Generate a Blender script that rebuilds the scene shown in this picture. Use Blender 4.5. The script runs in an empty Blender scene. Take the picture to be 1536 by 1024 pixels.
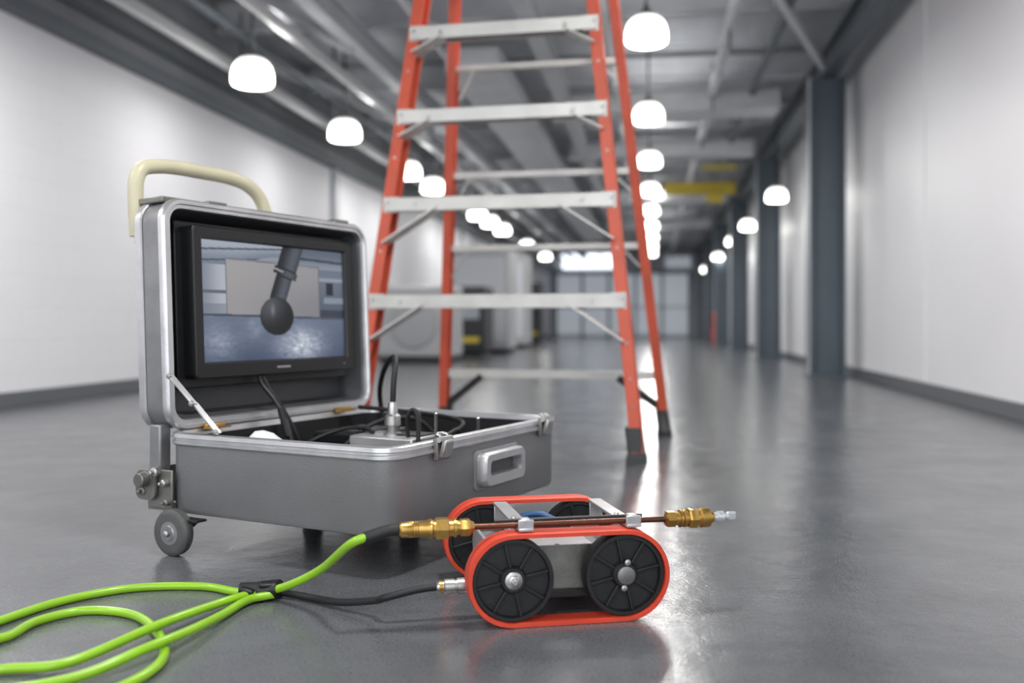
import bpy, bmesh, math, random
from mathutils import Vector, Matrix, Euler
random.seed(4)
S = bpy.context.scene
COL = S.collection
try:
    S.view_settings.view_transform = 'Standard'
    S.view_settings.look = 'None'
except Exception:
    pass

# ------------------------------------------------------------------ materials
def lin(c):
    return tuple(((v/12.92) if v <= 0.04045 else ((v+0.055)/1.055)**2.4) for v in [x/255 for x in c])

def mat(name, rgb, rough=0.5, metal=0.0, bump=0.0, bscale=60.0, var=0.0, vscale=6.0, emis=None, estr=0.0, coat=0.0, spec=None, stretch=None):
    m = bpy.data.materials.new(name); m.use_nodes = True
    nt = m.node_tree; b = nt.nodes['Principled BSDF']
    c = lin(rgb) + (1,)
    b.inputs['Base Color'].default_value = c
    b.inputs['Roughness'].default_value = rough
    b.inputs['Metallic'].default_value = metal
    if spec is not None: b.inputs['Specular IOR Level'].default_value = spec
    if coat: b.inputs['Coat Weight'].default_value = coat; b.inputs['Coat Roughness'].default_value = 0.15
    if emis:
        b.inputs['Emission Color'].default_value = lin(emis)+(1,)
        b.inputs['Emission Strength'].default_value = estr
    tc = nt.nodes.new('ShaderNodeTexCoord')
    src = tc.outputs['Object']
    if stretch:
        mp = nt.nodes.new('ShaderNodeMapping'); mp.inputs['Scale'].default_value = stretch
        nt.links.new(src, mp.inputs['Vector']); src = mp.outputs['Vector']
    if var > 0:
        n = nt.nodes.new('ShaderNodeTexNoise'); n.inputs['Scale'].default_value = vscale; n.inputs['Detail'].default_value = 5
        nt.links.new(src, n.inputs['Vector'])
        r = nt.nodes.new('ShaderNodeValToRGB')
        r.color_ramp.elements[0].position = 0.3; r.color_ramp.elements[1].position = 0.7
        r.color_ramp.elements[0].color = tuple(x*(1-var) for x in c[:3])+(1,)
        r.color_ramp.elements[1].color = tuple(min(1, x*(1+var)) for x in c[:3])+(1,)
        nt.links.new(n.outputs['Fac'], r.inputs['Fac']); nt.links.new(r.outputs['Color'], b.inputs['Base Color'])
    if bump > 0:
        n = nt.nodes.new('ShaderNodeTexNoise'); n.inputs['Scale'].default_value = bscale; n.inputs['Detail'].default_value = 4
        nt.links.new(src, n.inputs['Vector'])
        bp = nt.nodes.new('ShaderNodeBump'); bp.inputs['Strength'].default_value = bump; bp.inputs['Distance'].default_value = 0.002
        nt.links.new(n.outputs['Fac'], bp.inputs['Height']); nt.links.new(bp.outputs['Normal'], b.inputs['Normal'])
    return m

M_alu = mat('brushed_aluminium', (184,184,186), 0.38, 0.7, 0.25, 90, 0.10, 20)
M_rim = mat('polished_rim_aluminium', (200,200,202), 0.32, 0.8, 0.25, 120, 0.12, 14)
M_lidshell = mat('lid_shell_aluminium', (140,140,142), 0.42, 0.6, 0.3, 90, 0.14, 12)
M_case = mat('case_grey_paint', (124,124,126), 0.42, 0.3, 0.25, 220, 0.08, 6)
M_lidin = mat('lid_interior', (78,79,82), 0.5, 0.2, 0.1, 100, 0.12, 8)
M_dark = mat('black_foam', (20,20,22), 0.8, 0, 0.5, 300)
M_black = mat('black_plastic', (16,17,19), 0.42, 0, 0.1, 200)
M_rubber = mat('black_rubber', (24,25,27), 0.6, 0, 0.2, 250, 0.15, 30)
M_wheel = mat('wheel_black', (22,23,25), 0.5, 0, 0.25, 260, 0.15, 40)
M_grayrub = mat('grey_caster_rubber', (76,76,76), 0.6, 0, 0.2, 200, 0.12, 30)
M_cream = mat('cream_enamel', (196,190,162), 0.38, 0, 0.05, 60, 0.07, 10)
M_orange = mat('orange_fibreglass', (196,82,56), 0.5, 0, 0.2, 200, 0.09, 9)
M_track = mat('orange_track_rubber', (204,66,42), 0.5, 0, 0.3, 300, 0.12, 25)
M_green = mat('lime_hose', (136,186,26), 0.34, 0, 0.08, 250, 0.07, 12, coat=0.3)
M_brass = mat('brass', (184,148,80), 0.30, 0.9, 0.12, 200, 0.14, 40)
M_copper = mat('copper_rod', (96,62,48), 0.3, 0.8, 0.1, 200, 0.2, 30)
M_steel = mat('steel', (176,176,174), 0.3, 0.9, 0.15, 150, 0.1, 30)
M_dsteel = mat('dull_steel', (128,128,124), 0.42, 0.75, 0.2, 150, 0.15, 30)
M_white = mat('white_cloth', (215,215,218), 0.8, 0, 0.3, 80)
M_blue = mat('blue_hose', (30,74,120), 0.45)
M_ladalu = mat('ladder_aluminium', (190,189,185), 0.42, 0.45, 0.15, 80, 0.09, 10)
M_ladfoot = mat('ladder_foot_grey', (62,64,66), 0.6, 0, 0.2, 120)
M_nozzle = mat('nozzle_tip', (196,200,205), 0.18, 0.5)

# ------------------------------------------------------------------ mesh helpers
def finish(name, verts, faces, m, parent=None, smooth=False, bevel=0.0, segs=2, auto=True):
    me = bpy.data.meshes.new(name); me.from_pydata([tuple(v) for v in verts], [], faces)
    bm = bmesh.new(); bm.from_mesh(me); bmesh.ops.recalc_face_normals(bm, faces=bm.faces)
    bm.to_mesh(me); bm.free()
    ms = m if isinstance(m, (list, tuple)) else [m]
    for x in ms: me.materials.append(x)
    o = bpy.data.objects.new(name, me); COL.objects.link(o)
    if parent: o.parent = parent
    if smooth:
        for p in me.polygons: p.use_smooth = True
        if auto:
            try: me.set_sharp_from_angle(angle=math.radians(38))
            except Exception: pass
    if bevel > 0:
        b = o.modifiers.new('bevel', 'BEVEL'); b.width = bevel; b.segments = segs; b.limit_method = 'ANGLE'; b.angle_limit = math.radians(35)
        for p in me.polygons: p.use_smooth = True
        try: me.set_sharp_from_angle(angle=math.radians(38))
        except Exception: pass
    return o

def boxdata(c, s, rot=None):
    vs = []
    for x in (-.5,.5):
        for y in (-.5,.5):
            for z in (-.5,.5):
                v = Vector((x*s[0], y*s[1], z*s[2]))
                if rot is not None: v = rot @ v
                vs.append(v+Vector(c))
    return vs, [(0,1,3,2),(4,6,7,5),(0,4,5,1),(2,3,7,6),(0,2,6,4),(1,5,7,3)]

def box(name, c, s, m, parent=None, bevel=0.0, rot=None, segs=2):
    if rot is not None and not isinstance(rot, Matrix): rot = Euler(rot).to_matrix()
    v, f = boxdata(c, s, rot)
    return finish(name, v, f, m, parent, bevel=bevel, segs=segs)

def boxes(name, lst, m, parent=None, bevel=0.0):
    V, F = [], []
    for it in lst:
        r = it[2] if len(it) > 2 else None
        if r is not None and not isinstance(r, Matrix): r = Euler(r).to_matrix()
        v, f = boxdata(it[0], it[1], r); n = len(V); V += v; F += [tuple(i+n for i in q) for q in f]
    return finish(name, V, F, m, parent, bevel=bevel)

def bar(p1, p2, w, d, up=(0,0,1)):
    """box between two points -> (center,size,rot)"""
    p1, p2 = Vector(p1), Vector(p2); x = (p2-p1); L = x.length; x.normalize()
    y = Vector(up).cross(x); y.normalize(); z = x.cross(y)
    R = Matrix((x, y, z)).transposed()
    return ((p1+p2)/2, (L, w, d), R)

def lathe_data(o, d, prof, segs=24, phase=0.0):
    o = Vector(o); d = Vector(d).normalized()
    a = Vector((0,0,1)) if abs(d.z) < .9 else Vector((1,0,0))
    u = d.cross(a).normalized(); v = d.cross(u)
    V, F = [], []
    for (s, r) in prof:
        for k in range(segs):
            t = 2*math.pi*k/segs+phase
            V.append(o+d*s+(u*math.cos(t)+v*math.sin(t))*max(r, 1e-5))
    for i in range(len(prof)-1):
        for k in range(segs):
            k2 = (k+1) % segs
            F.append((i*segs+k, i*segs+k2, (i+1)*segs+k2, (i+1)*segs+k))
    F.append(tuple(range(segs))); F.append(tuple((len(prof)-1)*segs+k for k in range(segs)))
    return V, F

def lathe(name, o, d, prof, m, parent=None, segs=28, phase=0.0):
    V, F = lathe_data(o, d, prof, segs, phase)
    return finish(name, V, F, m, parent, smooth=True)

def cyl(name, p1, p2, r, m, parent=None, segs=24, ch=0.0):
    p1, p2 = Vector(p1), Vector(p2); L = (p2-p1).length
    prof = [(0, r), (L, r)] if not ch else [(0, r-ch), (ch, r), (L-ch, r), (L, r-ch)]
    return lathe(name, p1, p2-p1, prof, m, parent, segs)

def catmull(pts, n=10, cyc=False):
    P = [Vector(p) for p in pts]; out = []
    N = len(P)
    rng = N if cyc else N-1
    for i in range(rng):
        if cyc: p0, p1, p2, p3 = P[i-1], P[i], P[(i+1) % N], P[(i+2) % N]
        else:
            p1, p2 = P[i], P[i+1]
            p0 = P[i-1] if i > 0 else p1*2-p2
            p3 = P[i+2] if i+2 < N else p2*2-p1
        for k in range(n):
            t = k/n
            out.append(0.5*((2*p1)+(p2-p0)*t+(2*p0-5*p1+4*p2-p3)*t*t+(3*p1-p0-3*p2+p3)*t**3))
    if not cyc: out.append(P[-1])
    return out

def tube(name, pts, r, m, parent=None, segs=14, n=10, smoothpath=True):
    P = catmull(pts, n) if smoothpath else [Vector(p) for p in pts]
    V, F = [], []
    t0 = (P[1]-P[0]).normalized()
    a = Vector((0,0,1)) if abs(t0.z) < .9 else Vector((1,0,0))
    u = t0.cross(a).normalized()
    for i, p in enumerate(P):
        t = (P[min(i+1, len(P)-1)]-P[max(i-1, 0)]).normalized()
        u = (u-t*u.dot(t)).normalized(); v = t.cross(u)
        for k in range(segs):
            q = 2*math.pi*k/segs
            V.append(p+(u*math.cos(q)+v*math.sin(q))*r)
    for i in range(len(P)-1):
        for k in range(segs):
            k2 = (k+1) % segs
            F.append((i*segs+k, i*segs+k2, (i+1)*segs+k2, (i+1)*segs+k))
    F.append(tuple(range(segs))); F.append(tuple((len(P)-1)*segs+k for k in range(segs)))
    return finish(name, V, F, m, parent, smooth=True)

def rrect(x0, x1, y0, y1, r, n=6):
    out = []
    for (cx, cy, a0) in ((x1-r, y1-r, 0), (x0+r, y1-r, 90), (x0+r, y0+r, 180), (x1-r, y0+r, 270)):
        for k in range(n+1):
            a = math.radians(a0+90*k/n); out.append((cx+r*math.cos(a), cy+r*math.sin(a)))
    return out

def loft(name, loops, m, parent=None, mapf=None, cap0=True, cap1=True, smooth=True):
    V, F = [], []; n = len(loops[0][0])
    for (lp, d) in loops:
        for (a, b) in lp:
            V.append(mapf(a, b, d) if mapf else Vector((a, b, d)))
    for i in range(len(loops)-1):
        for k in range(n):
            k2 = (k+1) % n
            F.append((i*n+k, i*n+k2, (i+1)*n+k2, (i+1)*n+k))
    if cap0: F.append(tuple(range(n)))
    if cap1: F.append(tuple((len(loops)-1)*n+k for k in range(n)))
    return finish(name, V, F, m, parent, smooth=smooth)

def empty(name, loc=(0,0,0), rotz=0.0):
    e = bpy.data.objects.new(name, None); e.empty_display_size = .1
    e.location = loc; e.rotation_euler = (0,0,rotz); COL.objects.link(e); return e

# the survey frame of the equipment is yawed against the corridor axis
YAW = math.radians(8.32)
ca, sa = math.cos(YAW), math.sin(YAW)
def W(X, Y, Z=0.0): return Vector((X*ca-Y*sa, X*sa+Y*ca, Z))

# ------------------------------------------------------------------ room
UL, UR, V0, V1, H = -3.82, 1.88, -3.0, 36.0, 3.4

def floor_material():
    m = bpy.data.materials.new('polished_grey_epoxy_floor'); m.use_nodes = True
    nt = m.node_tree; b = nt.nodes['Principled BSDF']
    tc = nt.nodes.new('ShaderNodeTexCoord')
    n1 = nt.nodes.new('ShaderNodeTexNoise'); n1.inputs['Scale'].default_value = 1.6; n1.inputs['Detail'].default_value = 8; n1.inputs['Roughness'].default_value = .65
    nt.links.new(tc.outputs['Object'], n1.inputs['Vector'])
    r = nt.nodes.new('ShaderNodeValToRGB')
    r.color_ramp.elements[0].position = .3; r.color_ramp.elements[0].color = lin((74,76,79))+(1,)
    r.color_ramp.elements[1].position = .72; r.color_ramp.elements[1].color = lin((102,104,108))+(1,)
    nt.links.new(n1.outputs['Fac'], r.inputs['Fac'])
    n5 = nt.nodes.new('ShaderNodeTexNoise'); n5.inputs['Scale'].default_value = 240; n5.inputs['Detail'].default_value = 2
    nt.links.new(tc.outputs['Object'], n5.inputs['Vector'])
    mr5 = nt.nodes.new('ShaderNodeMapRange'); mr5.inputs['From Min'].default_value = .3; mr5.inputs['From Max'].default_value = .7
    mr5.inputs['To Min'].default_value = .74; mr5.inputs['To Max'].default_value = 1.26
    nt.links.new(n5.outputs['Fac'], mr5.inputs['Value'])
    mx = nt.nodes.new('ShaderNodeVectorMath'); mx.operation = 'SCALE'
    nt.links.new(r.outputs['Color'], mx.inputs[0]); nt.links.new(mr5.outputs['Result'], mx.inputs['Scale'])
    nt.links.new(mx.outputs['Vector'], b.inputs['Base Color'])
    n2 = nt.nodes.new('ShaderNodeTexNoise'); n2.inputs['Scale'].default_value = 5; n2.inputs['Detail'].default_value = 6
    nt.links.new(tc.outputs['Object'], n2.inputs['Vector'])
    mr = nt.nodes.new('ShaderNodeMapRange'); mr.inputs['To Min'].default_value = .10; mr.inputs['To Max'].default_value = .32
    nt.links.new(n2.outputs['Fac'], mr.inputs['Value']); nt.links.new(mr.outputs['Result'], b.inputs['Roughness'])
    n3 = nt.nodes.new('ShaderNodeTexNoise'); n3.inputs['Scale'].default_value = 190; n3.inputs['Detail'].default_value = 3
    n4 = nt.nodes.new('ShaderNodeTexNoise'); n4.inputs['Scale'].default_value = 14; n4.inputs['Detail'].default_value = 3
    nt.links.new(tc.outputs['Object'], n3.inputs['Vector']); nt.links.new(tc.outputs['Object'], n4.inputs['Vector'])
    b1 = nt.nodes.new('ShaderNodeBump'); b1.inputs['Strength'].default_value = .45; b1.inputs['Distance'].default_value = .0009
    b2 = nt.nodes.new('ShaderNodeBump'); b2.inputs['Strength'].default_value = .3; b2.inputs['Distance'].default_value = .005
    nt.links.new(n3.outputs['Fac'], b1.inputs['Height']); nt.links.new(n4.outputs['Fac'], b2.inputs['Height'])
    nt.links.new(b1.outputs['Normal'], b2.inputs['Normal']); nt.links.new(b2.outputs['Normal'], b.inputs['Normal'])
    b.inputs['Specular IOR Level'].default_value = .8
    return m

def block_material(name, rgb, rough):
    m = bpy.data.materials.new(name); m.use_nodes = True
    nt = m.node_tree; b = nt.nodes['Principled BSDF']
    tc = nt.nodes.new('ShaderNodeTexCoord')
    sx = nt.nodes.new('ShaderNodeSeparateXYZ'); cx = nt.nodes.new('ShaderNodeCombineXYZ')
    nt.links.new(tc.outputs['Object'], sx.inputs[0])
    nt.links.new(sx.outputs['Y'], cx.inputs['X']); nt.links.new(sx.outputs['Z'], cx.inputs['Y'])
    br = nt.nodes.new('ShaderNodeTexBrick'); br.inputs['Scale'].default_value = 1.0
    br.inputs['Brick Width'].default_value = .4; br.inputs['Row Height'].default_value = .2; br.inputs['Mortar Size'].default_value = .004
    c = lin(rgb)
    br.inputs['Color1'].default_value = c+(1,); br.inputs['Color2'].default_value = tuple(x*.985 for x in c)+(1,)
    br.inputs['Mortar'].default_value = tuple(x*.94 for x in c)+(1,)
    nt.links.new(cx.outputs[0], br.inputs['Vector']); nt.links.new(br.outputs['Color'], b.inputs['Base Color'])
    b.inputs['Roughness'].default_value = rough
    return m

def lamp_material():
    m = bpy.data.materials.new('lamp_diffuser'); m.use_nodes = True
    nt = m.node_tree; b = nt.nodes['Principled BSDF']
    b.inputs['Base Color'].default_value = (.85,.85,.84,1); b.inputs['Roughness'].default_value = .35
    b.inputs['Emission Color'].default_value = lin((255,252,246))+(1,)
    tc = nt.nodes.new('ShaderNodeTexCoord'); sx = nt.nodes.new('ShaderNodeSeparateXYZ')
    nt.links.new(tc.outputs['Object'], sx.inputs[0])
    mr = nt.nodes.new('ShaderNodeMapRange'); mr.inputs['From Min'].default_value = -.05; mr.inputs['From Max'].default_value = .08
    mr.inputs['To Min'].default_value = 8.0; mr.inputs['To Max'].default_value = .3
    nt.links.new(sx.outputs['Z'], mr.inputs['Value']); nt.links.new(mr.outputs['Result'], b.inputs['Emission Strength'])
    return m

M_floor = floor_material()
M_wl = block_material('painted_block_white', (234,234,238), .6)
M_wr = mat('semi_gloss_white_wall', (238,238,241), .40, 0, .15, 3, .02, 1.0)
M_upper = mat('upper_wall_grey', (140,142,146), .7, 0, 0, 1, .1, 2)
M_base = mat('baseboard_grey', (98,101,106), .45)
M_deck = mat('ceiling_deck_grey', (192,195,200), .6, .1, 0, 1, .08, 3)
M_beam = mat('steel_beam_grey', (202,204,208), .55, .1, 0, 1, .08, 3)
M_beamd = mat('steel_beam_dark', (98,104,110), .5, .1)
M_pipe = mat('pipe_light', (216,217,218), .45, .1)
M_duct = mat('duct_galvanised', (210,212,215), .5, .1, 0, 1, .08, 4)
M_column = mat('column_blue_grey', (94,106,115), .45, .1, 0, 1, .05, 3)
M_colight = mat('column_edge_light', (190,195,200), .4)
M_far = mat('end_wall_light', (210,214,220), .5)
M_glass = mat('window_daylight', (240,244,250), .3, emis=(238,244,255), estr=2.2)
M_dglass = mat('door_glazing', (190,198,208), .25, emis=(215,222,232), estr=.32)
M_frame = mat('door_frame_grey', (160,166,174), .4, .2)
M_yellow = mat('crane_yellow', (206,184,66), .5)
M_red = mat('safety_red', (190,70,62), .45)
M_mach = mat('machine_white', (184,185,188), .4)
M_machg = mat('machine_grey', (170,172,175), .4)
M_machd = mat('machine_dark', (48,50,54), .5)
M_lamp = lamp_material()
M_lampcap = mat('lamp_cap', (84,86,88), .5, .3)
M_stem = mat('lamp_stem', (46,48,50), .7)

box('floor', ((UL+UR)/2, (V0+V1)/2, -.05), (UR-UL+.4, V1-V0, .1), M_floor)
box('ceiling', ((UL+UR)/2, (V0+V1)/2, H+.05), (UR-UL+.4, V1-V0, .1), M_deck)
box('wall_left', (UL-.1, (V0+V1)/2, 1.18), (.2, V1-V0, 2.36), M_wl)
box('wall_left_upper', (UL-.1, (V0+V1)/2, 2.88), (.2, V1-V0, 1.04), M_upper)
box('wall_right', (UR+.1, (V0+V1)/2, H/2), (.2, V1-V0, H), M_wr)
box('wall_end', ((UL+UR)/2, V1+.1, H/2), (UR-UL+.4, .2, H), M_far)
box('baseboard_left', (UL+.012, (V0+V1)/2, .045), (.024, V1-V0, .09), M_base, bevel=.004)
box('baseboard_right', (UR-.012, (V0+V1)/2, .045), (.024, V1-V0, .09), M_base, bevel=.004)
boxes('trim_1', [((UL+.05, (V0+V1)/2, 2.40), (.10, V1-V0, .09)), ((UL+.02, (V0+V1)/2, 2.62), (.04, V1-V0, .05))], M_beamd)
boxes('trim_2', [((UR-.004, v, 1.7), (.010, .02, 3.4)) for v in (7.1, 11.6, 16.2, 20.8)], M_wr)

boxes('ceiling_deck_ribs', [((( UL+UR)/2, V0+.1+i*.2, H-.02), (UR-UL, .09, .04)) for i in range(194)], M_deck)
J = []
for i in range(16):
    v = 1.2+i*2.3
    J += [((-.97, v, 3.30), (5.68, .14, .02)), ((-.97, v, 3.19), (5.68, .02, .22)), ((-.97, v, 3.08), (5.68, .14, .02))]
boxes('ceiling_joists', J, M_beam)
Lb = []
for u, z in ((-2.45, 2.97), (-.95, 2.99)):
    Lb += [((u, 16.5, z), (.12, 39, .02)), ((u, 16.5, z-.09), (.02, 39, .18)), ((u, 16.5, z-.18), (.12, 39, .02))]
boxes('ceiling_girders', Lb, M_beam)
boxes('ceiling_runway_beam', [((1.62, 16.5, 3.02), (.14, 39, .03)), ((1.62, 16.5, 2.92), (.03, 39, .2)), ((1.62, 16.5, 2.81), (.14, 39, .03))], M_beamd)
pp = empty('ceiling_pipes_and_ducts')
for i, (u, z, r, m) in enumerate(((-3.6, 2.72, .055, M_pipe), (-3.42, 2.58, .03, M_pipe), (-3.3, 2.84, .04, M_beamd), (-2.75, 2.72, .05, M_pipe), (-1.9, 2.98, .035, M_pipe), (.62, 2.95, .05, M_duct), (1.05, 2.98, .035, M_beamd), (-.4, 3.0, .03, M_pipe))):
    cyl('pipe_%d' % (i+1), (u, -2.9, z), (u, 35.9, z), r, m, pp, 12)
boxes('pipe_hangers', [((u, 1.2+2.3*i, 3.0), (.02, .02, .5)) for i in range(15) for u in (-3.6, -2.75, .62)], M_beamd, pp)
boxes('air_duct', [((.10, 10.9, 2.92), (2.5, .5, .22)), ((.10, 13.6, 2.90), (2.5, .35, .18)), ((-1.6, 17.5, 2.86), (.5, 18, .22)), ((.10, 18.4, 2.88), (2.5, .4, .2)), ((.1, 23.4, 2.9), (2.5, .4, .2))], M_duct, pp, bevel=.01)
boxes('roof_brace', [bar((-3.7, 4.2, 3.05), (-2.5, 7.8, 2.80), .08, .08), bar((-3.7, 8.8, 3.0), (-2.5, 12.4, 2.8), .08, .08), bar((.4, 6, 3.04), (1.55, 9.2, 2.85), .06, .06)], M_beam, pp)
boxes('hoist_beam', [((.75, 16.2, 2.80), (1.15, .14, .03)), ((.75, 16.2, 2.72), (1.15, .03, .14)), ((.75, 16.2, 2.64), (1.15, .14, .03)), ((1.0, 16.2, 2.56), (.25, .2, .14)), ((.95, 14.4, 2.78), (.5, .1, .06))], M_yellow, pp)

for i in range(6):
    v = 9.4+4.6*i
    c = empty('steel_column' if i == 0 else 'steel_column.%03d' % i)
    boxes('section', [((1.45, v, 1.40), (.025, .26, 2.79)), ((1.60, v, 1.40), (.28, .03, 2.79)), ((1.745, v, 1.40), (.025, .26, 2.79))], M_column, c)
    box('base_plate', (1.60, v, .012), (.38, .36, .024), M_column, c, bevel=.004)
    box('corner_guard', (1.434, v-.10, 1.40), (.008, .06, 2.77), M_colight, c)
boxes('pilaster', [((UL+.03, v, 1.2), (.06, .14, 2.4)) for v in (11.2, 19.0, 27)], M_colight)

boxes('window_1', [((-2.4, 35.96, 2.85), (1.9, .06, .6))], M_glass)
boxes('window_2', [((.9, 35.96, 2.75), (.9, .06, .4))], M_dglass)
d = empty('door_1')
boxes('glazing', [((-3.1+.98*i, 35.95, 1.2), (.86, .04, 2.2)) for i in range(5)], M_dglass, d)
boxes('frame', [((-3.6+.98*i, 35.93, 1.2), (.08, .1, 2.4)) for i in range(6)]+[((-1.15, 35.93, 2.38), (4.98, .1, .08)), ((-1.15, 35.93, 1.1), (4.98, .1, .05))], M_frame, d)

def lamp(i, u, v, z, D, power, up):
    nm = 'pendant_lamp' if i == 0 else 'pendant_lamp.%03d' % i
    e = empty(nm, (u, v, z))
    R = D/2
    h = D*.80
    prof = [(-h*.5, R*.86), (-h*.5+.006, R*.94), (-h*.40, R), (-h*.15, R*.99), (h*.05, R*.92), (h*.20, R*.78), (h*.31, R*.58), (h*.37, R*.36)]
    lathe('diffuser', (0,0,0), (0,0,1), prof, M_lamp, e, 32)
    lathe('cap', (0,0,h*.36), (0,0,1), [(0, R*.40), (.02, R*.34), (.04, R*.16), (.08, R*.12)], M_lampcap, e, 20)
    cyl('stem', (0,0,h*.36+.07), (0,0,H-.05-z), .010, M_stem, e, 10)
    L = bpy.data.lights.new(nm+'_light', 'AREA'); L.shape = 'DISK'; L.size = D*.85; L.energy = power; L.color = (1, .985, .96)
    lo = bpy.data.objects.new('bulb_light', L); lo.location = (0,0,-h*.5-.01); lo.parent = e; COL.objects.link(lo)
    if up:
        # added upward spot that brightens the ceiling
        L = bpy.data.lights.new(nm+'_ceiling_fill', 'SPOT'); L.spot_size = math.radians(165); L.spot_blend = .6
        L.shadow_soft_size = .05; L.energy = up; L.color = (1, .985, .96)
        lo = bpy.data.objects.new('ceiling_fill', L); lo.location = (.13,0,h*.36+.06); lo.rotation_euler = (math.pi,0,0); lo.parent = e; COL.objects.link(lo)
k = 0
for j in range(12):
    v = 7.03+2.76*(j-3)
    lamp(k, -.05, v, 2.63, .30, 42 if j < 3 else (28 if j < 6 else 38), 15); k += 1  # nearest three are out of view, added to light the foreground
for v in (-1.6, 1.2, 4.2, 6.95, 9.16, 11.65, 13.0, 16.4, 17.7, 19.2, 23.0, 27.0):
    lamp(k, -3.0, v, 2.42, .31, 32 if v < 5 else 11, 7); k += 1  # the strong near ones continue the row unseen, added as foreground fill
for v in (12.25, 15.9, 18.9, 23.2, 28.6):
    lamp(k, 1.50, v, 2.1, .25, 3, 0); k += 1

def machine(name, u0, u1, v, dep, h, m, kind):
    e = empty(name, ((u0+u1)/2, v, 0)); w = u1-u0
    box('cabinet', (0,0,h/2+.04), (w, dep, h-.08), m, e, bevel=.03)
    box('plinth', (0,0,.03), (w*.9, dep*.9, .06), M_machd, e)
    if kind == 0:
        lathe('drum_door', (0, -dep/2-.001, h*.5), (0,-1,0), [(0, .2*w+.12), (.03, .2*w+.1), (.035, .2*w)], M_machg, e)
        box('control_panel', (0, -dep/2-.01, h-.12), (w*.8, .02, .1), M_machg, e, bevel=.005)
    elif kind == 1:
        box('yellow_label', (0, -dep/2-.006, .26), (w*.8, .012, .08), M_yellow, e)
        box('panel', (0, -dep/2-.006, h*.68), (w*.8, .012, .3), M_frame, e)
    else:
        box('door_panel', (0, -dep/2-.006, h*.52), (w*.86, .012, h*.8), M_far, e, bevel=.01)
        box('door_handle', (w*.3, -dep/2-.03, h*.5), (.03, .04, .2), M_machd, e)
machine('white_machine', -3.45, -2.50, 12.2, .8, .98, M_mach, 0)
machine('dark_cabinet', -3.3, -2.45, 14.4, .8, 1.05, M_machd, 1)
machine('storage_cabinet', -3.35, -2.35, 16.2, .9, 1.75, M_mach, 2)
machine('storage_cabinet.001', -3.4, -2.5, 19.5, .9, 1.9, M_mach, 2)
machine('dark_cabinet.001', -3.3, -2.7, 23.5, .8, 1.5, M_machd, 1)

fe = empty('fire_extinguisher', (1.66, 26.4, 0))
lathe('cylinder', (0,0,0), (0,0,1), [(0,.1),(.02,.12),(.7,.12),(.8,.08),(.86,.03),(.9,.03)], M_red, fe, 20)
boxes('valve_and_handle', [((0,0,.92),(.06,.16,.04)), ((0,-.05,.97),(.04,.14,.02))], M_machd, fe)
tube('hose', [(0,-.03,.92),(-.1,-.12,.85),(-.12,-.14,.6),(-.12,-.13,.4)], .015, M_machd, fe, 8)

# ------------------------------------------------------------------ ladder
PH = math.radians(-11.5)
ladder = empty('orange_step_ladder', W(-.074, 3.60), YAW+PH)
def fw(z): return (1.09-.2230*z)/2
def rw(z): return (1.03-.180*z)/2
ZT = 2.9
def fy(z): return .135*z
RX = .088
def ry(z): return .86-.150*z
def chan(name, p1, p2, w, dp, t, side, m):
    p1, p2 = Vector(p1), Vector(p2); z = (p2-p1); L = z.length; z.normalize()
    x = Vector((1,0,0)); x = (x-z*x.dot(z)).normalized(); y = z.cross(x)
    s = side
    poly = [(-w/2*s, -dp/2), (w/2*s, -dp/2), (w/2*s, dp/2), (-w/2*s, dp/2), (-w/2*s, dp/2-t), (w/2*s-t*s, dp/2-t), (w/2*s-t*s, -dp/2+t), (-w/2*s, -dp/2+t)]
    V = [p1+x*a+y*b for a, b in poly]+[p2+x*a+y*b for a, b in poly]
    n = 8; F = [tuple(range(n)), tuple(range(n, 2*n))]+[(i, (i+1) % n, n+(i+1) % n, n+i) for i in range(n)]
    return finish(name, V, F, m, ladder, bevel=.002)
for s, nm in ((-1, 'left'), (1, 'right')):
    chan('front_rail_'+nm, (s*fw(.03), fy(.03), .03), (s*fw(ZT), fy(ZT), ZT), .046, .085, .007, s, M_orange)
    chan('rear_rail_'+nm, (RX+s*rw(.03), ry(.03), .03), (s*rw(ZT)+RX*.3, ry(ZT), ZT), .040, .062, .006, s, M_orange)
    for (cx, cy, w, dd, a) in ((s*fw(.09), fy(.09), .066, .10, 'front'), (RX+s*rw(.07), ry(.07), .06, .08, 'rear')):
        loft('%s_foot_%s' % (a, nm), [(rrect(cx-w*.55, cx+w*.55, cy-dd*.6, cy+dd*.55, .01, 3), 0.0), (rrect(cx-w*.55, cx+w*.55, cy-dd*.6, cy+dd*.55, .01, 3), .02), (rrect(cx-w*.47-s*.0, cx+w*.47, cy-dd*.5, cy+dd*.5, .01, 3), .03), (rrect(cx-w*.45-s*.012, cx+w*.45-s*.012, cy-dd*.48, cy+dd*.5, .01, 3), .125 if a == 'front' else .12)], M_ladfoot if a == 'front' else M_black, ladder)
steps = []; braces = []; rivets = []
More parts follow.
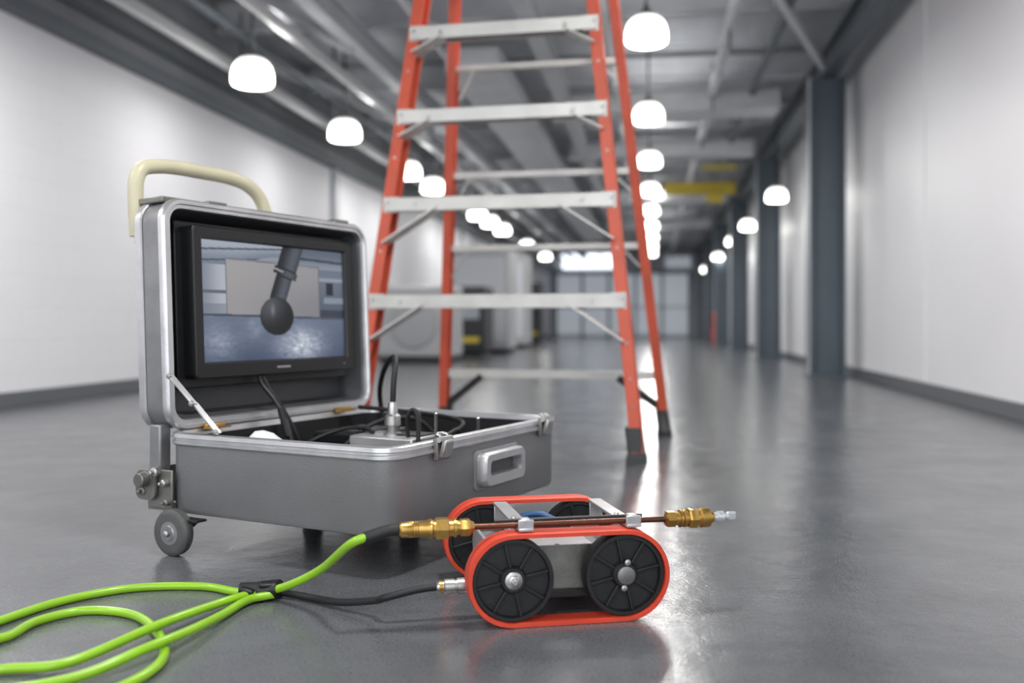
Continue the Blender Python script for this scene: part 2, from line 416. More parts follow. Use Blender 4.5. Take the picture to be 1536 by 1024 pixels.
for i, z in enumerate((.604, .982, 1.332, 1.672, 2.0, 2.34, 2.65)):
    h = fw(z); y = fy(z)
    steps += [((0, y-.01, z), (2*h-.046, .095, .006)), ((0, y-.055, z-.020), (2*h+.02, .008, .052)), ((0, y+.035, z-.018), (2*h-.05, .006, .04))]
    steps += [((0, y-.0+.02*q, z+.004), (2*h-.06, .006, .004)) for q in (-2,-1,0,1)]
    bl = .17 if i < 2 else .10
    for s in (-1, 1):
        zb_ = z-bl
        xa = s*(h-.20 if i < 2 else h-.12)
        braces.append(bar((xa, y-.045, z-.03), (s*(fw(zb_)-.005), fy(zb_)-.045, zb_), .006, .044, up=(0,1,0)))
        braces.append(bar((xa, y+.02, z-.03), (s*(fw(zb_)-.005), fy(zb_)+.02, zb_), .006, .022, up=(0,1,0)))
        braces.append(bar((xa, y-.01, z-.03), (s*(fw(zb_)-.005), fy(zb_)-.01, zb_), .05, .005, up=(0,0,1)))
        braces.append(((s*(h-.012), y-.0475, z-.02), (.06, .005, .06)))
        rivets += [(s*(h-.0), y-.062, z-.012), (s*(h-.11), y-.062, z-.02)]
boxes('steps', steps, M_ladalu, ladder, bevel=.0015)
boxes('step_braces', braces, M_ladalu, ladder)
V, F = [], []
for r in rivets:
    v, f = lathe_data(r, (0,-1,0), [(0,.008),(.003,.006)], 10); n = len(V); V += v; F += [tuple(i+n for i in q) for q in f]
for s in (-1, 1):
    for z in (.2, .3, .43, .594, .78, .97, 1.15, 1.32, 1.5, 1.66):
        v, f = lathe_data((s*fw(z), fy(z)-.043, z), (0,-1,0), [(0,.006),(.003,.004)], 8); n = len(V); V += v; F += [tuple(i+n for i in q) for q in f]
finish('rivets', V, F, M_steel, ladder)
rb = []; rbd = []
for z in (.27, .84, 1.16, 1.62, 2.1, 2.5):
    xo = RX*(1-.24*z)
    rb.append(((xo, ry(z), z), (2*rw(z), .03, .026 if z > .3 else .034)))
    for s in (-1, 1):
        if z < .3:
            rbd.append(bar((xo+s*(rw(z)-.18), ry(z), z-.01), (RX+s*(rw(.1)-.01), ry(.1), .12), .03, .05, up=(0,1,0)))
        else:
            rb.append(bar((xo+s*(rw(z)-.10), ry(z), z), (RX+s*(rw(z-.12)-.005), ry(z-.12), z-.13), .006, .02, up=(0,1,0)))
boxes('rear_crossbars', rb, M_ladalu, ladder)
boxes('rear_foot_braces', rbd, M_black, ladder)
box('top_cap', (0, (fy(ZT)+ry(ZT))/2, ZT+.03), (.56, .18, .07), M_orange, ladder, bevel=.015)

# ------------------------------------------------------------------ equipment case
A = math.radians(-28)
case = empty('inspection_equipment_case', W(-.735, 2.127), YAW+A)
CW, CD = .570, .745
BX = -.034
zb, zr, zt = .080, .234, .260
def rr(i, r): return rrect(BX+i, CW-i, i, CD-i, max(r-i, .004), 8)
loft('base_shell', [(rr(.018, .045), zb), (rr(.006, .045), zb+.004), (rr(0, .045), zb+.014), (rr(0, .045), zr), (rr(.010, .045), zr), (rr(.010, .045), zb+.012)], M_case, case, cap0=True, cap1=True)
loft('base_rim', [(rr(-.003, .045), zr-.002), (rr(-.007, .045), zr+.002), (rr(-.007, .045), zr+.008), (rr(-.004, .045), zr+.010), (rr(-.004, .045), zr+.014), (rr(-.007, .045), zr+.016), (rr(-.006, .045), zt-.002), (rr(-.003, .045), zt), (rr(.010, .045), zt), (rr(.012, .045), zt-.003), (rr(.012, .045), zr-.004), (rr(-.003, .045), zr-.002)], M_rim, case, cap0=False, cap1=False)
loft('foam_lining', [(rr(.0125, .045), zr+.012), (rr(.020, .045), zr+.012), (rr(.024, .045), zb+.03), ], M_dark, case, cap0=False, cap1=True)
TAU = math.radians(2.3)
Uv = Vector((-math.sin(TAU), 0, math.cos(TAU))); Kv = Vector((-math.cos(TAU), 0, -math.sin(TAU)))
HG = Vector((-.020, 0, zt+.006))
def lm(p, q, dd): return HG+Vector((0, p, 0))+Uv*q+Kv*dd
LH, LD = .512, .104
def lr(i, r=.05): return rrect(i, CD-.008-i, i, LH-i, max(r-i, .004), 8)
loft('lid_shell', [(lr(.008), .012), (lr(.0), .018), (lr(0), LD-.02), (lr(.006), LD-.006), (lr(.02), LD)], M_lidshell, case, lm, cap0=False, cap1=True)
loft('lid_rim', [(lr(.0), .020), (lr(-.006), .018), (lr(-.006), .006), (lr(-.002), 0), (lr(.006), 0), (lr(.008), .004), (lr(.016), .004), (lr(.018), .010), (lr(.018), .02)], M_rim, case, lm, cap0=False, cap1=False)
loft('lid_back_trim', [(lr(-.001), LD-.03), (lr(-.005), LD-.028), (lr(-.005), LD-.012), (lr(-.0), LD-.006)], M_rim, case, lm, cap0=False, cap1=False)
loft('lid_lining', [(lr(.017), .012), (lr(.024), .05), (lr(.03), LD-.012)], M_lidin, case, lm, cap0=False, cap1=True)
def lbox(name, p0, p1, q0, q1, d0, d1, m, bev=.003):
    V = [lm(p, q, dd) for p in (p0, p1) for q in (q0, q1) for dd in (d0, d1)]
    return finish(name, V, [(0,1,3,2),(4,6,7,5),(0,4,5,1),(2,3,7,6),(0,2,6,4),(1,5,7,3)], m, case, bevel=bev)
lbox('monitor_backing', .060, .685, .085, .475, .04, .085, M_black)
P0, P1, Q0, Q1 = .080, .668, .106, .462
b = .030
def fr(p0, p1, q0, q1, r, n=4): return rrect(p0, p1, q0, q1, r, n)
loft('monitor_bezel', [(fr(P0, P1, Q0, Q1, .012), .045), (fr(P0, P1, Q0, Q1, .012), .006), (fr(P0+.003, P1-.003, Q0+.003, Q1-.003, .010), .002), (fr(P0+b-.004, P1-b+.004, Q0+b+.004, Q1-b+.004, .003), .002), (fr(P0+b, P1-b, Q0+b+.008, Q1-b, .002), .008), (fr(P0+b, P1-b, Q0+b+.008, Q1-b, .002), .014)], M_black, case, lm, cap0=True, cap1=False)
lbox('monitor_brand_plate', .350, .400, Q0+.016, Q0+.021, .0012, .003, M_steel, 0)
lbox('monitor_power_led', .62, .624, Q0+.016, Q0+.020, .0012, .003, M_steel, 0)

def sstep(a, b_, x):
    t = max(0, min(1, (x-a)/(b_-a))); return t*t*(3-2*t)
def mix(a, b_, t): return tuple(a[i]*(1-t)+b_[i]*t for i in range(3))
def hsh(x, y):
    return (math.sin(x*12.9898+y*78.233)*43758.5453) % 1
def vn(x, y):
    xi, yi = math.floor(x), math.floor(y); fx, fy_ = x-xi, y-yi
    fx = fx*fx*(3-2*fx); fy_ = fy_*fy_*(3-2*fy_)
    return (hsh(xi, yi)*(1-fx)+hsh(xi+1, yi)*fx)*(1-fy_)+(hsh(xi, yi+1)*(1-fx)+hsh(xi+1, yi+1)*fx)*fy_
def segd(px, py, ax, ay, bx, by, asp=.72):
    px, ax, bx = px/asp*1.0, ax/asp*1.0, bx/asp*1.0
    dx, dy = bx-ax, by-ay; L2 = dx*dx+dy*dy
    t = max(0, min(1, ((px-ax)*dx+(py-ay)*dy)/L2))
    ex, ey = px-ax-t*dx, py-ay-t*dy
    sgn = (dx*(py-ay)-dy*(px-ax))
    return math.hypot(ex, ey), t, (1 if sgn > 0 else -1)
def picture(u, v):
    c = (142,150,164)
    top = .20-.10*sstep(.15, .5, u)+.05*sstep(.5, 1, u)
    if v < top:
        c = mix((168,176,188), (118,128,144), sstep(0, top, v))
        for kx in (.0, .09, .18):
            if abs(v-(.17-kx)-(u*-.10)) < .008: c = (78,88,102)
    if u > .62 and v < .20:
        c = mix((92,102,118), (140,149,162), sstep(.02, .2, v))
        if abs(v-.09-.05*(u-.6)) < .012: c = (54,62,76)
    if .15 < u < .81 and .13+.03*u < v < .60+.03*u:
        c = mix((154,152,154), (128,128,134), sstep(.1, .9, u)); c = mix(c, (170,167,166), .5*sstep(.6, .2, v))
        if u < .158 or v < .145+.03*u: c = (116,118,126)
        if u > .80: c = (96,98,106)
    if u <= .15 and v >= top and v < .62:
        c = mix((130,138,152), (176,182,192), sstep(.0, .14, u))
        if .41 < v < .435: c = (96,104,116)
        if .52 < v: c = mix((116,124,138), (144,152,164), u/.15)
    if u >= .81 and .18 < v < .63:
        c = mix((108,118,134), (84,94,110), sstep(.2, .6, v))
        if .26 < v < .29: c = (146,154,166)
        if .30 < v < .42 and .86 < u < .92: c = (26,32,42)
        if .44 < v < .50 and u > .84: c = (134,142,156)
        if .56 < v: c = (52,60,74)
    fl = .60+.03*u
    if v >= fl:
        t = (v-fl)/(1-fl)
        c = mix((100,112,134), (66,78,102), t)
        n = vn(u*26, v*34)*.5+vn(u*70+5, v*80)*.5
        g = math.exp(-((u-.66)/.17)**2-((v-.88)/.16)**2)
        g2 = math.exp(-((u-.10)/.13)**2-((v-.84)/.16)**2)
        g3 = math.exp(-((u-.33)/.07)**2-((v-.72)/.12)**2)
        c = mix(c, (228,234,244), min(1, (g*.95+g2*.45+g3*.3)*(.35+.85*n)))
        if v < fl+.02: c = (70,78,92)
    dd, t, sg = segd(u, v, .63, -.06, .50, .45)
    w = .100 if t < .52 else (.118 if t < .64 else .080)
    if dd < w:
        s = dd/w*sg
        sh = .5+.5*math.cos((s+.35)*1.7)
        c = mix((14,17,23), (80,86,96), max(0, sh)**2)
        if .50 < t < .53 or .63 < t < .66: c = (12,14,18)
        if .56 < t < .59 and s > .2: c = (150,155,160)
    ex, ey = (u-.487)/.118, (v-.62)/.168
    rr_ = math.hypot(ex, ey)
    if rr_ < 1:
        nz = math.sqrt(1-rr_*rr_); l = max(0, -ex*.45-ey*.55+nz*.62)
        c = mix((12,14,18), (84,86,92), l**1.5)
        hl = math.exp(-((ex+.25)/.12)**2-((ey+.3)/.3)**2); c = mix(c, (180,182,186), hl*.45)
    return c
NU, NV = 300, 180
sp0, sp1, sq0, sq1 = P0+b-.001, P1-b+.001, Q0+b+.007, Q1-b+.001
V = []; cols = []
for j in range(NV+1):
    for i in range(NU+1):
        u, v = i/NU, j/NV
        V.append(lm(sp0+(sp1-sp0)*u, sq1+(sq0-sq1)*v, .012))
        cols.append(lin(tuple(max(0, min(255, x)) for x in picture(u, v))))
F = [(j*(NU+1)+i, j*(NU+1)+i+1, (j+1)*(NU+1)+i+1, (j+1)*(NU+1)+i) for j in range(NV) for i in range(NU)]
ms = bpy.data.materials.new('live_camera_picture'); ms.use_nodes = True
nt = ms.node_tree; bs = nt.nodes['Principled BSDF']
at = nt.nodes.new('ShaderNodeAttribute'); at.attribute_name = 'pic'
nt.links.new(at.outputs['Color'], bs.inputs['Emission Color']); bs.inputs['Emission Strength'].default_value = .88
bs.inputs['Base Color'].default_value = (.006,.006,.007,1); bs.inputs['Roughness'].default_value = .3; bs.inputs['Specular IOR Level'].default_value = .3
so = finish('monitor_screen', V, F, ms, case)
ca_ = so.data.color_attributes.new('pic', 'FLOAT_COLOR', 'POINT')
for i, c in enumerate(cols): ca_.data[i].color = (c[0], c[1], c[2], 1)

def lt(p, q, dd): return tuple(lm(p, q, dd))
hx = LD+.018
tube('carry_handle', [lt(.028, .440, hx), lt(.026, .52, hx), lt(.030, .572, hx), lt(.050, .600, hx), lt(.10, .612, hx), lt(.16, .616, hx), lt(.24, .616, hx), lt(.32, .615, hx), lt(.385, .605, hx), lt(.430, .580, hx), lt(.455, .54, hx), lt(.463, .50, hx), lt(.463, .40, hx)], .0175, M_cream, case, 18)
lbox('handle_mount_plate', .02, .20, LH-.002, LH+.012, .03, .11, M_dsteel, .003)
lbox('handle_bracket', .012, .045, .42, .45, LD-.004, LD+.012, M_cream, .003)
lbox('handle_bracket_far', .43, .48, .38, .44, LD-.004, LD+.03, M_dsteel, .003)
lbox('lid_latch_catch', .60, .66, LH+.001, LH+.012, .0, .03, M_dsteel, .002)
lbox('lid_latch_catch_near', .13, .19, LH+.001, LH+.010, .0, .03, M_dsteel, .002)
boxes('lid_stay', [bar((.118, .004, .264), (.045, .004, .327), .004, .016, up=(0,1,0)), bar((.052, -.001, .324), (-.024, -.001, .387), .004, .016, up=(0,1,0))], M_alu, case, bevel=.001)
for i, p in enumerate(((.116, -.003, .267), (.048, -.006, .326), (-.020, -.006, .384))):
    lathe('stay_rivet_%d' % i, p, (0,-1,0), [(0,.007),(.004,.006),(.005,.003)], M_steel, case, 14)
for nm, y in (('hinge_near', .12), ('hinge_far', .60)):
    cyl(nm, (-.012, y-.03, zt+.004), (-.012, y+.03, zt+.004), .006, M_brass, case, 12)
    box(nm+'_leaf', (.002, y, zt+.001), (.02, .06, .003), M_brass, case)
hp = lambda y0, y1, z0, z1, r: rrect(y0, y1, z0, z1, r, 5)
yzm = lambda a, b_, d_: Vector((d_, a, b_))
loft('side_handle_plate', [(hp(.31, .515, .128, .218, .012), CW-.002), (hp(.31, .515, .128, .218, .012), CW+.004), (hp(.313, .512, .131, .215, .011), CW+.006)], M_lidshell, case, mapf=yzm)
loft('side_handle_grip', [(hp(.318, .508, .136, .212, .018), CW+.006), (hp(.318, .508, .136, .212, .018), CW+.024), (hp(.322, .504, .140, .208, .016), CW+.030), (hp(.338, .488, .160, .194, .010), CW+.030), (hp(.340, .486, .162, .192, .010), CW+.006)], M_alu, case, mapf=yzm, cap0=False, cap1=False)
box('side_handle_recess', (CW+.0065, .413, .176), (.002, .148, .030), M_lidin, case)
for nm, y in (('latch_near', .165), ('latch_far', .645)):
    box(nm+'_plate', (CW+.010, y, .242), (.010, .05, .046), M_dsteel, case, bevel=.002)
    box(nm+'_lever', (CW+.022, y, .242), (.012, .034, .038), M_steel, case, bevel=.003, rot=(0, .25, 0))
    cyl(nm+'_pin', (CW+.018, y-.024, .262), (CW+.018, y+.024, .262), .006, M_steel, case, 12)
    tube(nm+'_bail', [(CW+.018, y-.014, .262), (CW+.014, y-.014, .270), (CW+.004, y-.010, .272), (CW+.004, y+.010, .272), (CW+.014, y+.014, .270), (CW+.018, y+.014, .262)], .0035, M_steel, case, 8, 4)
    lathe(nm+'_screw', (CW+.014, y+.02, .226), (1,0,0), [(0,.004),(.003,.003)], M_steel, case, 10)
box('rear_post', (-.066, .010, .222), (.034, .032, .105), M_lidshell, case, bevel=.004)
boxes('caster_bracket', [((-.042, -.010, .135), (.075, .006, .085)), ((-.080, .03, .135), (.006, .08, .085)), ((-.045, .02, .090), (.075, .06, .006))], M_dsteel, case, bevel=.002)
loft('caster_bracket_cheek', [(rrect(-.105, -.045, .110, .175, .018, 5), 0), (rrect(-.105, -.045, .110, .175, .018, 5), .006)], M_dsteel, case, mapf=lambda a, b_, d_: Vector((a, -.018-d_, b_)))
for i, (x, z, r) in enumerate(((-.075, .160, .014), (-.048, .172, .011), (-.085, .128, .010), (-.02, .15, .008), (-.012, .108, .007))):
    lathe('bracket_bolt_%d' % i, (x, -.014, z), (0,-1,0), [(0, r), (.012, r), (.014, r*.7), (.014, r*.45), (.022, r*.45), (.023, r*.3)], M_steel if i % 2 else M_dsteel, case, 16)
cyl('bracket_roller', (-.075, -.045, .155), (-.075, .03, .155), .016, M_dsteel, case, 18, .002)
def caster(pref, x, y, r):
    lathe(pref+'_tyre', (x, y-.014, r), (0,1,0), [(0, r*.78), (.002, r*.93), (.006, r), (.022, r), (.026, r*.93), (.028, r*.78)], M_grayrub, case, 36)
    lathe(pref+'_hub', (x, y-.017, r), (0,1,0), [(0, r*.30), (.002, r*.34), (.004, r*.66), (.004, r*.74), (.030, r*.74), (.034, r*.34)], M_lidshell, case, 28)
    lathe(pref+'_axle', (x, y-.026, r), (0,1,0), [(0, .004), (.002, .007), (.008, .007), (.008, .004), (.045, .004), (.045, .007), (.050, .007)], M_steel, case, 12)
    boxes(pref+'_fork', [bar((x+.004, y+.020, r-.004), (x+.045, y+.020, .076), .004, .034, up=(0,1,0)), ((x+.038, y+.014, .0775), (.06, .03, .005))], M_black, case, bevel=.001)
caster('caster', .024, -.034, .050)
caster('caster_inner', .06, .64, .035)
for i, (x, y) in enumerate(((.08, .36), (.30, .46), (.42, .62))):
    lathe('foot_%d' % i, (x, y, 0), (0,0,1), [(0,.022),(.01,.026),(.06,.02),(.081,.026)], M_rubber, case, 20)
box('power_box', (.348, .33, .176), (.175, .12, .130), M_alu, case, bevel=.004)
box('gauge_box', (.42, .50, .165), (.18, .14, .11), M_black, case, bevel=.004)
box('power_box_lid', (.385, .35, .2425), (.08, .07, .004), M_black, case, bevel=.001)
box('battery_pack', (.15, .47, .175), (.16, .20, .11), M_black, case, bevel=.006)
box('battery_pack_plate', (.15, .47, .2315), (.10, .12, .003), M_lidin, case, bevel=.001)
lathe('cable_connector', (.345, .325, .240), (0,0,1), [(0,.020),(.006,.020),(.008,.014),(.022,.014),(.024,.019),(.045,.018),(.050,.012),(.072,.011),(.078,.008)], M_steel, case, 20)
tube('connector_cable', [(.345,.325,.310), (.346,.327,.36), (.338,.345,.400), (.305,.39,.418), (.255,.45,.415), (.19,.52,.395), (.125,.59,.36), (.07,.655,.31), (.06,.68,.25), (.08,.68,.16)], .007, M_rubber, case, 10)
tube('loose_cable_1', [(.04,.60,.272), (.12,.61,.268), (.22,.625,.262), (.34,.60,.255), (.40,.55,.245), (.395,.47,.22)], .006, M_rubber, case, 10)
tube('loose_cable_2', [(.405,.30,.240), (.41,.29,.285), (.425,.29,.305), (.438,.29,.28), (.445,.28,.15)], .005, M_rubber, case, 10)
tube('loose_cable_3', [(.20,.25,.13), (.215,.30,.20), (.235,.38,.250), (.25,.47,.262), (.27,.55,.25), (.31,.60,.19)], .006, M_rubber, case, 10)
tube('loose_cable_4', [(.09,.22,.14), (.13,.27,.21), (.19,.33,.245), (.25,.34,.250), (.30,.31,.246)], .005, M_rubber, case, 10)
tube('loose_cable_5', [(.46,.42,.225), (.48,.40,.25), (.50,.34,.255), (.505,.26,.23), (.49,.20,.15)], .005, M_rubber, case, 10)
tube('monitor_cable', [tuple(lm(.30, .12, .02)), tuple(lm(.302, .085, .01)), (.0, .31, .31), (.035, .315, .26), (.06, .31, .19), (.10, .29, .13)], .006, M_black, case, 10)
tube('monitor_cable_2', [tuple(lm(.31, .12, .02)), tuple(lm(.312, .08, .0)), (.01, .32, .30), (.045, .33, .24), (.07, .35, .15)], .004, M_black, case, 8)
cyl('cable_sleeve', (.018, .313, .290), (.042, .314, .220), .010, M_rubber, case, 14, .002)
for i, (x, y, z1) in enumerate(((.445, .355, .295), (.485, .48, .275), (.33, .46, .29))):
    lathe('toggle_pin_%d' % i, (x, y, .20), (0,0,1), [(0,.006),(.03,.006),(.03,.004),(z1-.206,.004),(z1-.203,.0055),(z1-.2,.003)], M_steel, case, 12)
V, F = lathe_data((.135, .13, .11), (0,0,1), [(0,.05),(.04,.062),(.09,.058),(.125,.043),(.145,.02),(.148,.004)], 26)
V = [v+Vector((.010*vn(v.x*60, v.z*55)-.005, .010*vn(v.y*60, v.z*50+9)-.005, .010*vn(v.x*50+5, v.y*50)-.006)) for v in V]
finish('cloth_wrap', V, F, M_white, case, smooth=True, auto=False)

# ------------------------------------------------------------------ crawler
HD = math.radians(11)
cr = empty('tracked_pipe_crawler', W(.098, 1.6025), YAW+HD)
R, WO, TH = .077, .096, .0075
YF = .352
def stadium(r, n=20):
    out = []
    for k in range(n+1):
        a = -math.pi/2+math.pi*k/n; out.append((WO+r*math.cos(a), R+r*math.sin(a)))
    for k in range(n+1):
        a = math.pi/2+math.pi*k/n; out.append((-WO+r*math.cos(a), R+r*math.sin(a)))
    return out
def track(nm, y0, y1):
    mp = lambda a, b_, d_: Vector((a, d_, b_))
    loft(nm, [(stadium(R-TH), y0), (stadium(R-.001), y0), (stadium(R), y0+.0015), (stadium(R), y1-.0015), (stadium(R-.001), y1), (stadium(R-TH), y1), (stadium(R-TH), y0)], M_track, cr, mp, cap0=False, cap1=False)
track('track_near', 0, .042); track('track_far', YF-.042, YF)
def wheel(nm, x, y, side, kind):
    r = R-TH-.0008; dn = Vector((0, side, 0)); o = Vector((x, y, R))
    lathe(nm+'_disc', o, dn, [(-.032, r*.30), (-.030, r*.32), (-.024, r*.34), (-.024, r*.86), (-.030, r*.90), (-.030, r), (.0, r), (.002, r*.985), (.002, r*.90), (-.007, r*.875), (-.007, r*.34), (.001, r*.31), (.003, r*.28), (.003, .001)], M_wheel, cr, 48)
    sp_ = []
    for k in range(8):
        a = 2*math.pi*k/8+.22
        c = o+Vector((math.cos(a)*r*.6, side*(-.0035), math.sin(a)*r*.6))
        sp_.append((c, (r*.58, .008, .0050), Matrix.Rotation(-a, 3, 'Y')))
        c = o+Vector((math.cos(a)*r*.6, side*(-.0260), math.sin(a)*r*.6))
        sp_.append((c, (r*.58, .006, .0050), Matrix.Rotation(-a, 3, 'Y')))
    boxes(nm+'_spokes', sp_, M_wheel, cr, bevel=.001)
    if kind == 0:
        lathe(nm+'_washer', o+dn*.003, dn, [(0,.0145),(.002,.0145),(.003,.013)], M_steel, cr, 28)
        lathe(nm+'_nut', o+dn*.006, dn, [(0,.0105),(.006,.0105),(.007,.009)], M_steel, cr, 6)
        lathe(nm+'_bolt', o+dn*.012, dn, [(0,.0065),(.005,.006),(.007,.004)], M_steel, cr, 16)
    else:
        lathe(nm+'_cap', o+dn*.003, dn, [(0,.0155),(.005,.0150),(.006,.013),(.006,.001)], M_dsteel, cr, 28)
        for s in (-1, 1):
            lathe(nm+'_bolt_%d' % s, o+Vector((0.003*s, side*.002, .0215*s)), dn, [(0,.005),(.004,.005),(.005,.003)], M_steel, cr, 12)
wheel('wheel_near_rear', -WO, .008, -1, 0); wheel('wheel_near_front', WO, .008, -1, 1)
wheel('wheel_far_rear', -WO, YF-.008, 1, 0); wheel('wheel_far_front', WO, YF-.008, 1, 1)
for x in (-WO, WO):
    cyl('axle_%d' % (x > 0), (x, .040, R), (x, YF-.040, R), .011, M_steel, cr, 16)
    for y in (.05, YF-.05): lathe('bearing_%d_%d' % (x > 0, y > .1), (x, y-.006, R), (0,1,0), [(0,.024),(.012,.024)], M_dsteel, cr, 20)
BY = .150
box('chassis_body', (0, BY, .072), (.245, .182, .076), M_lidshell, cr, bevel=.004)
box('chassis_side_plate', (0, .057, .076), (.235, .005, .090), M_dsteel, cr, bevel=.0015)
box('chassis_side_plate_far', (0, .243, .076), (.235, .005, .090), M_dsteel, cr, bevel=.0015)
box('top_cover', (-.005, BY, .1125), (.13, .175, .005), M_rim, cr, bevel=.0015)
box('rear_plate', (-.126, BY, .076), (.006, .17, .096), M_alu, cr, bevel=.0015)
box('motor_housing', (.0, .215, .118), (.10, .05, .016), M_black, cr, bevel=.004)
box('bottom_guard', (0, .05, .040), (.12, .012, .014), M_black, cr, bevel=.002)
for i, (x, y) in enumerate(((-.055, .075), (.045, .075), (-.055, .225), (.045, .225), (-.005, .078))):
    lathe('cover_screw_%d' % i, (x, y, .115), (0,0,1), [(0,.0045),(.002,.004)], M_dsteel if i != 4 else M_dark, cr, 12)
for i, x in enumerate((-.074, .112)):
    boxes('cross_bracket_%d' % i, [((x, .132, .1585), (.026, .250, .005)), ((x+.011, .150, .150), (.004, .205, .020)), ((x, .057, .139), (.026, .005, .036)), ((x, .243, .139), (.026, .005, .036)), ((x, .0125, .166), (.026, .005, .018))], M_alu, cr, bevel=.0012)
    box('rod_clamp_%d' % i, (x, .024, .168), (.016, .018, .016), M_alu, cr, bevel=.002)
    lathe('bracket_screw_%d' % i, (x-.003, .10, .161), (0,0,1), [(0,.005),(.003,.004)], M_steel, cr, 12)
ry_, rz_ = .024, .1645
cyl('copper_rod', (-.165, ry_, rz_), (.182, ry_, rz_), .0050, M_copper, cr, 16)
cyl('second_rod', (-.12, ry_+.030, rz_+.001), (.14, ry_+.030, rz_+.001), .004, M_black, cr, 14)
X1 = Vector((1,0,0))
lathe('left_fitting_collar', (-.283, ry_, rz_), X1, [(0,.0085),(.004,.0125),(.022,.0135),(.024,.0125),(.026,.0135),(.028,.0125),(.030,.0135),(.032,.0125),(.034,.0135),(.046,.0135),(.050,.016),(.054,.016),(.056,.0135),(.062,.0135)], M_brass, cr, 28)
lathe('left_fitting_hex', (-.223, ry_, rz_), X1, [(0,.0165),(.002,.0185),(.020,.0185),(.022,.0165)], M_brass, cr, 6)
lathe('left_fitting_neck', (-.202, ry_, rz_), X1, [(0,.0135),(.008,.0135),(.009,.0155),(.013,.0155),(.014,.012),(.020,.0115)], M_brass, cr, 28)
lathe('left_fitting_nut', (-.183, ry_, rz_), X1, [(0,.0135),(.002,.0150),(.016,.0150),(.019,.011),(.024,.008)], M_brass, cr, 6)
lathe('right_fitting_nut', (.172, ry_, rz_), X1, [(0,.009),(.003,.0145),(.016,.0145),(.018,.0125)], M_brass, cr, 6)
lathe('right_fitting_neck', (.189, ry_, rz_), X1, [(0,.0115),(.008,.0115),(.009,.0150),(.013,.0150),(.014,.0125),(.016,.0150),(.020,.0150),(.021,.012),(.026,.012)], M_brass, cr, 28)
lathe('right_fitting_hex', (.213, ry_, rz_), X1, [(0,.0160),(.002,.0178),(.014,.0178),(.016,.0160)], M_brass, cr, 6)
lathe('right_fitting_collar', (.228, ry_, rz_), X1, [(0,.0140),(.006,.0140),(.008,.0168),(.020,.0168),(.024,.0155),(.026,.010),(.032,.009)], M_brass, cr, 28)
lathe('spray_nozzle', (.259, ry_, rz_), X1, [(0,.008),(.007,.0085),(.009,.0105),(.019,.0105),(.022,.007),(.028,.0065)], M_nozzle, cr, 20)
box('spray_nozzle_tip', (.293, ry_, rz_+.001), (.018, .007, .016), M_nozzle, cr, bevel=.003)
cz = .056; cy = .070
lathe('signal_connector', (-.216, cy, cz), X1, [(0,.008),(.004,.0095),(.012,.0095),(.014,.0125),(.030,.0125),(.031,.011),(.034,.011),(.035,.0135),(.055,.0135),(.058,.011),(.090,.011)], M_steel, cr, 24)
lathe('signal_connector_ring', (-.212, cy, cz), X1, [(0,.0102),(.007,.0102)], M_brass, cr, 20)
tube('blue_air_line', [(-.045,.285,.110), (-.02,.285,.126), (.01,.275,.130), (.035,.26,.120)], .007, M_blue, cr, 10)

# ------------------------------------------------------------------ hoses
def CL(x, y, z):
    c, s = math.cos(HD), math.sin(HD)
    return (.098+x*c-y*s, 1.6025+x*s+y*c, z)
hose = empty('lime_green_hose')
def wp(l): return [W(*p) for p in l]
e1 = CL(-.284, ry_, rz_); e0 = CL(-.325, ry_, rz_-.008); ee = CL(-.36, ry_+.01, rz_-.022)
HR = .0074
strand1 = [(-.820,1.30,.0075), (-.731,1.372,.008), (-.640,1.395,.011), (-.560,1.537,.022), (-.506,1.674,.016), (-.470,1.738,.014), (-.435,1.745,.018), (-.385,1.715,.040), (-.325,1.66,.080), tuple(ee), tuple(e0), tuple(e1)]
s1 = [(-.470,1.760,.012), (-.503,1.772,.008), (-.584,1.812,.0075), (-.705,1.800,.0075), (-.794,1.723,.0075), (-.845,1.610,.0075), (-.880,1.48,.0075), (-.868,1.36,.0075)]
tube('hose_supply', wp([(-.868,1.36,.0075)]+strand1), HR, M_green, hose, 16, 12)
tube('hose_loop', wp([(-.425,1.757,.012)]+s1+[(-.83,1.302,.0075)]), HR, M_green, hose, 16, 12)
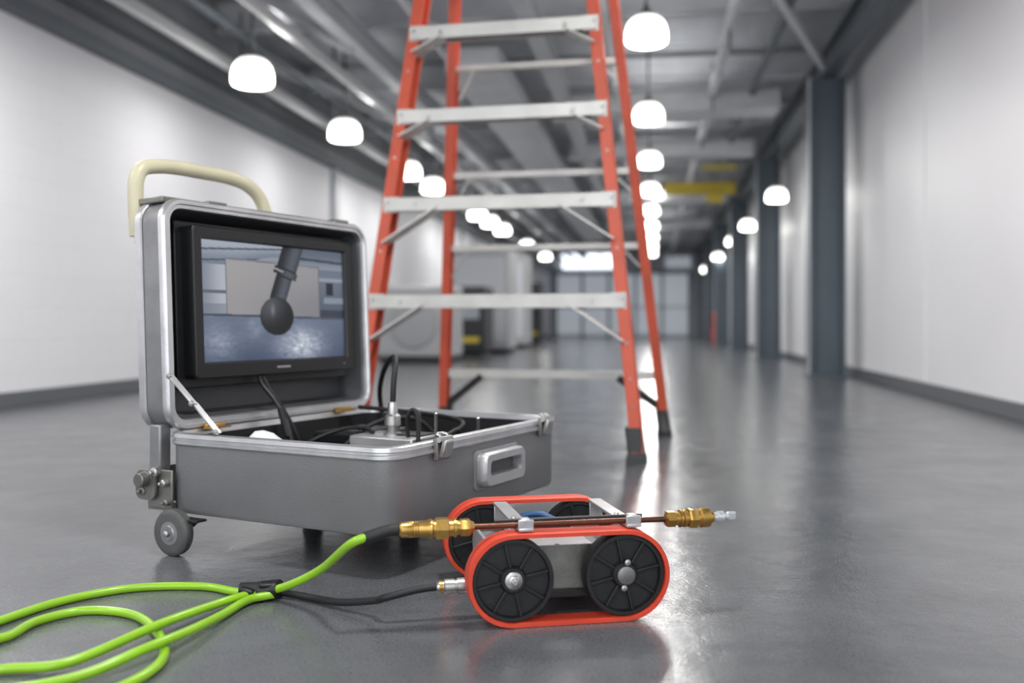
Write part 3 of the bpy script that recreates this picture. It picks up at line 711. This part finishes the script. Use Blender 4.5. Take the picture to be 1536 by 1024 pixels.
tube('hose_return', wp([(-.43,1.742,.012), (-.468,1.715,.010), (-.487,1.63,.010), (-.505,1.52,.018), (-.540,1.42,.022), (-.60,1.345,.010), (-.69,1.29,.0075), (-.80,1.25,.0075), (-.90,1.27,.0075), (-.92,1.36,.008), (-.880,1.44,.022), (-.800,1.510,.008), (-.786,1.600,.0075), (-.730,1.659,.0075), (-.637,1.632,.0075), (-.556,1.525,.0075), (-.512,1.412,.0075), (-.529,1.310,.0075), (-.60,1.20,.0075), (-.72,1.12,.0075), (-.90,1.08,.0075)]), HR, M_green, hose, 16, 12)
tube('sleeve', wp([CL(-.338, ry_+.003, rz_-.0125), CL(-.325, ry_, rz_-.008), CL(-.30, ry_, rz_-.001), CL(-.284, ry_, rz_)]), .0103, M_rubber, hose, 18)
tube('signal_cable', wp([CL(-.217, cy, cz), CL(-.25, cy, cz-.003), CL(-.30, cy+.003, .042), (-.235,1.648,.028), (-.30,1.69,.013), (-.36,1.735,.008), (-.415,1.758,.010), (-.47,1.752,.012)]), .0065, M_rubber, hose, 14)
tube('tie_wrap', wp([(-.492,1.752,.015), (-.47,1.752,.016), (-.452,1.753,.016)]), .0155, M_rubber, hose, 16)
tube('tie_wrap_end', wp([(-.456,1.752,.016), (-.435,1.752,.018), (-.420,1.748,.020)]), .0175, M_black, hose, 16)
boxes('tie_tail', [(W(-.44,1.742,.028), (.03,.012,.010), (0.2,.1,.4)), (W(-.476,1.735,.020), (.026,.016,.012), (0.1,.3,.1))], M_black, hose, bevel=.003)

# ------------------------------------------------------------------ world and camera
w = bpy.data.worlds.new('world'); S.world = w; w.use_nodes = True
w.node_tree.nodes['Background'].inputs['Color'].default_value = (.92,.95,1,1)
w.node_tree.nodes['Background'].inputs['Strength'].default_value = 2.5

cam = bpy.data.cameras.new('camera'); co = bpy.data.objects.new('camera', cam); COL.objects.link(co)
co.location = (0,0,.5); co.rotation_euler = (math.radians(90), 0, YAW)
cam.sensor_width = 36; cam.lens = 36*1450/1536
cam.shift_y = -27/1536
cam.clip_start = .05; cam.clip_end = 200
cam.dof.use_dof = True; cam.dof.focus_distance = 1.85; cam.dof.aperture_fstop = 1.9
S.camera = co
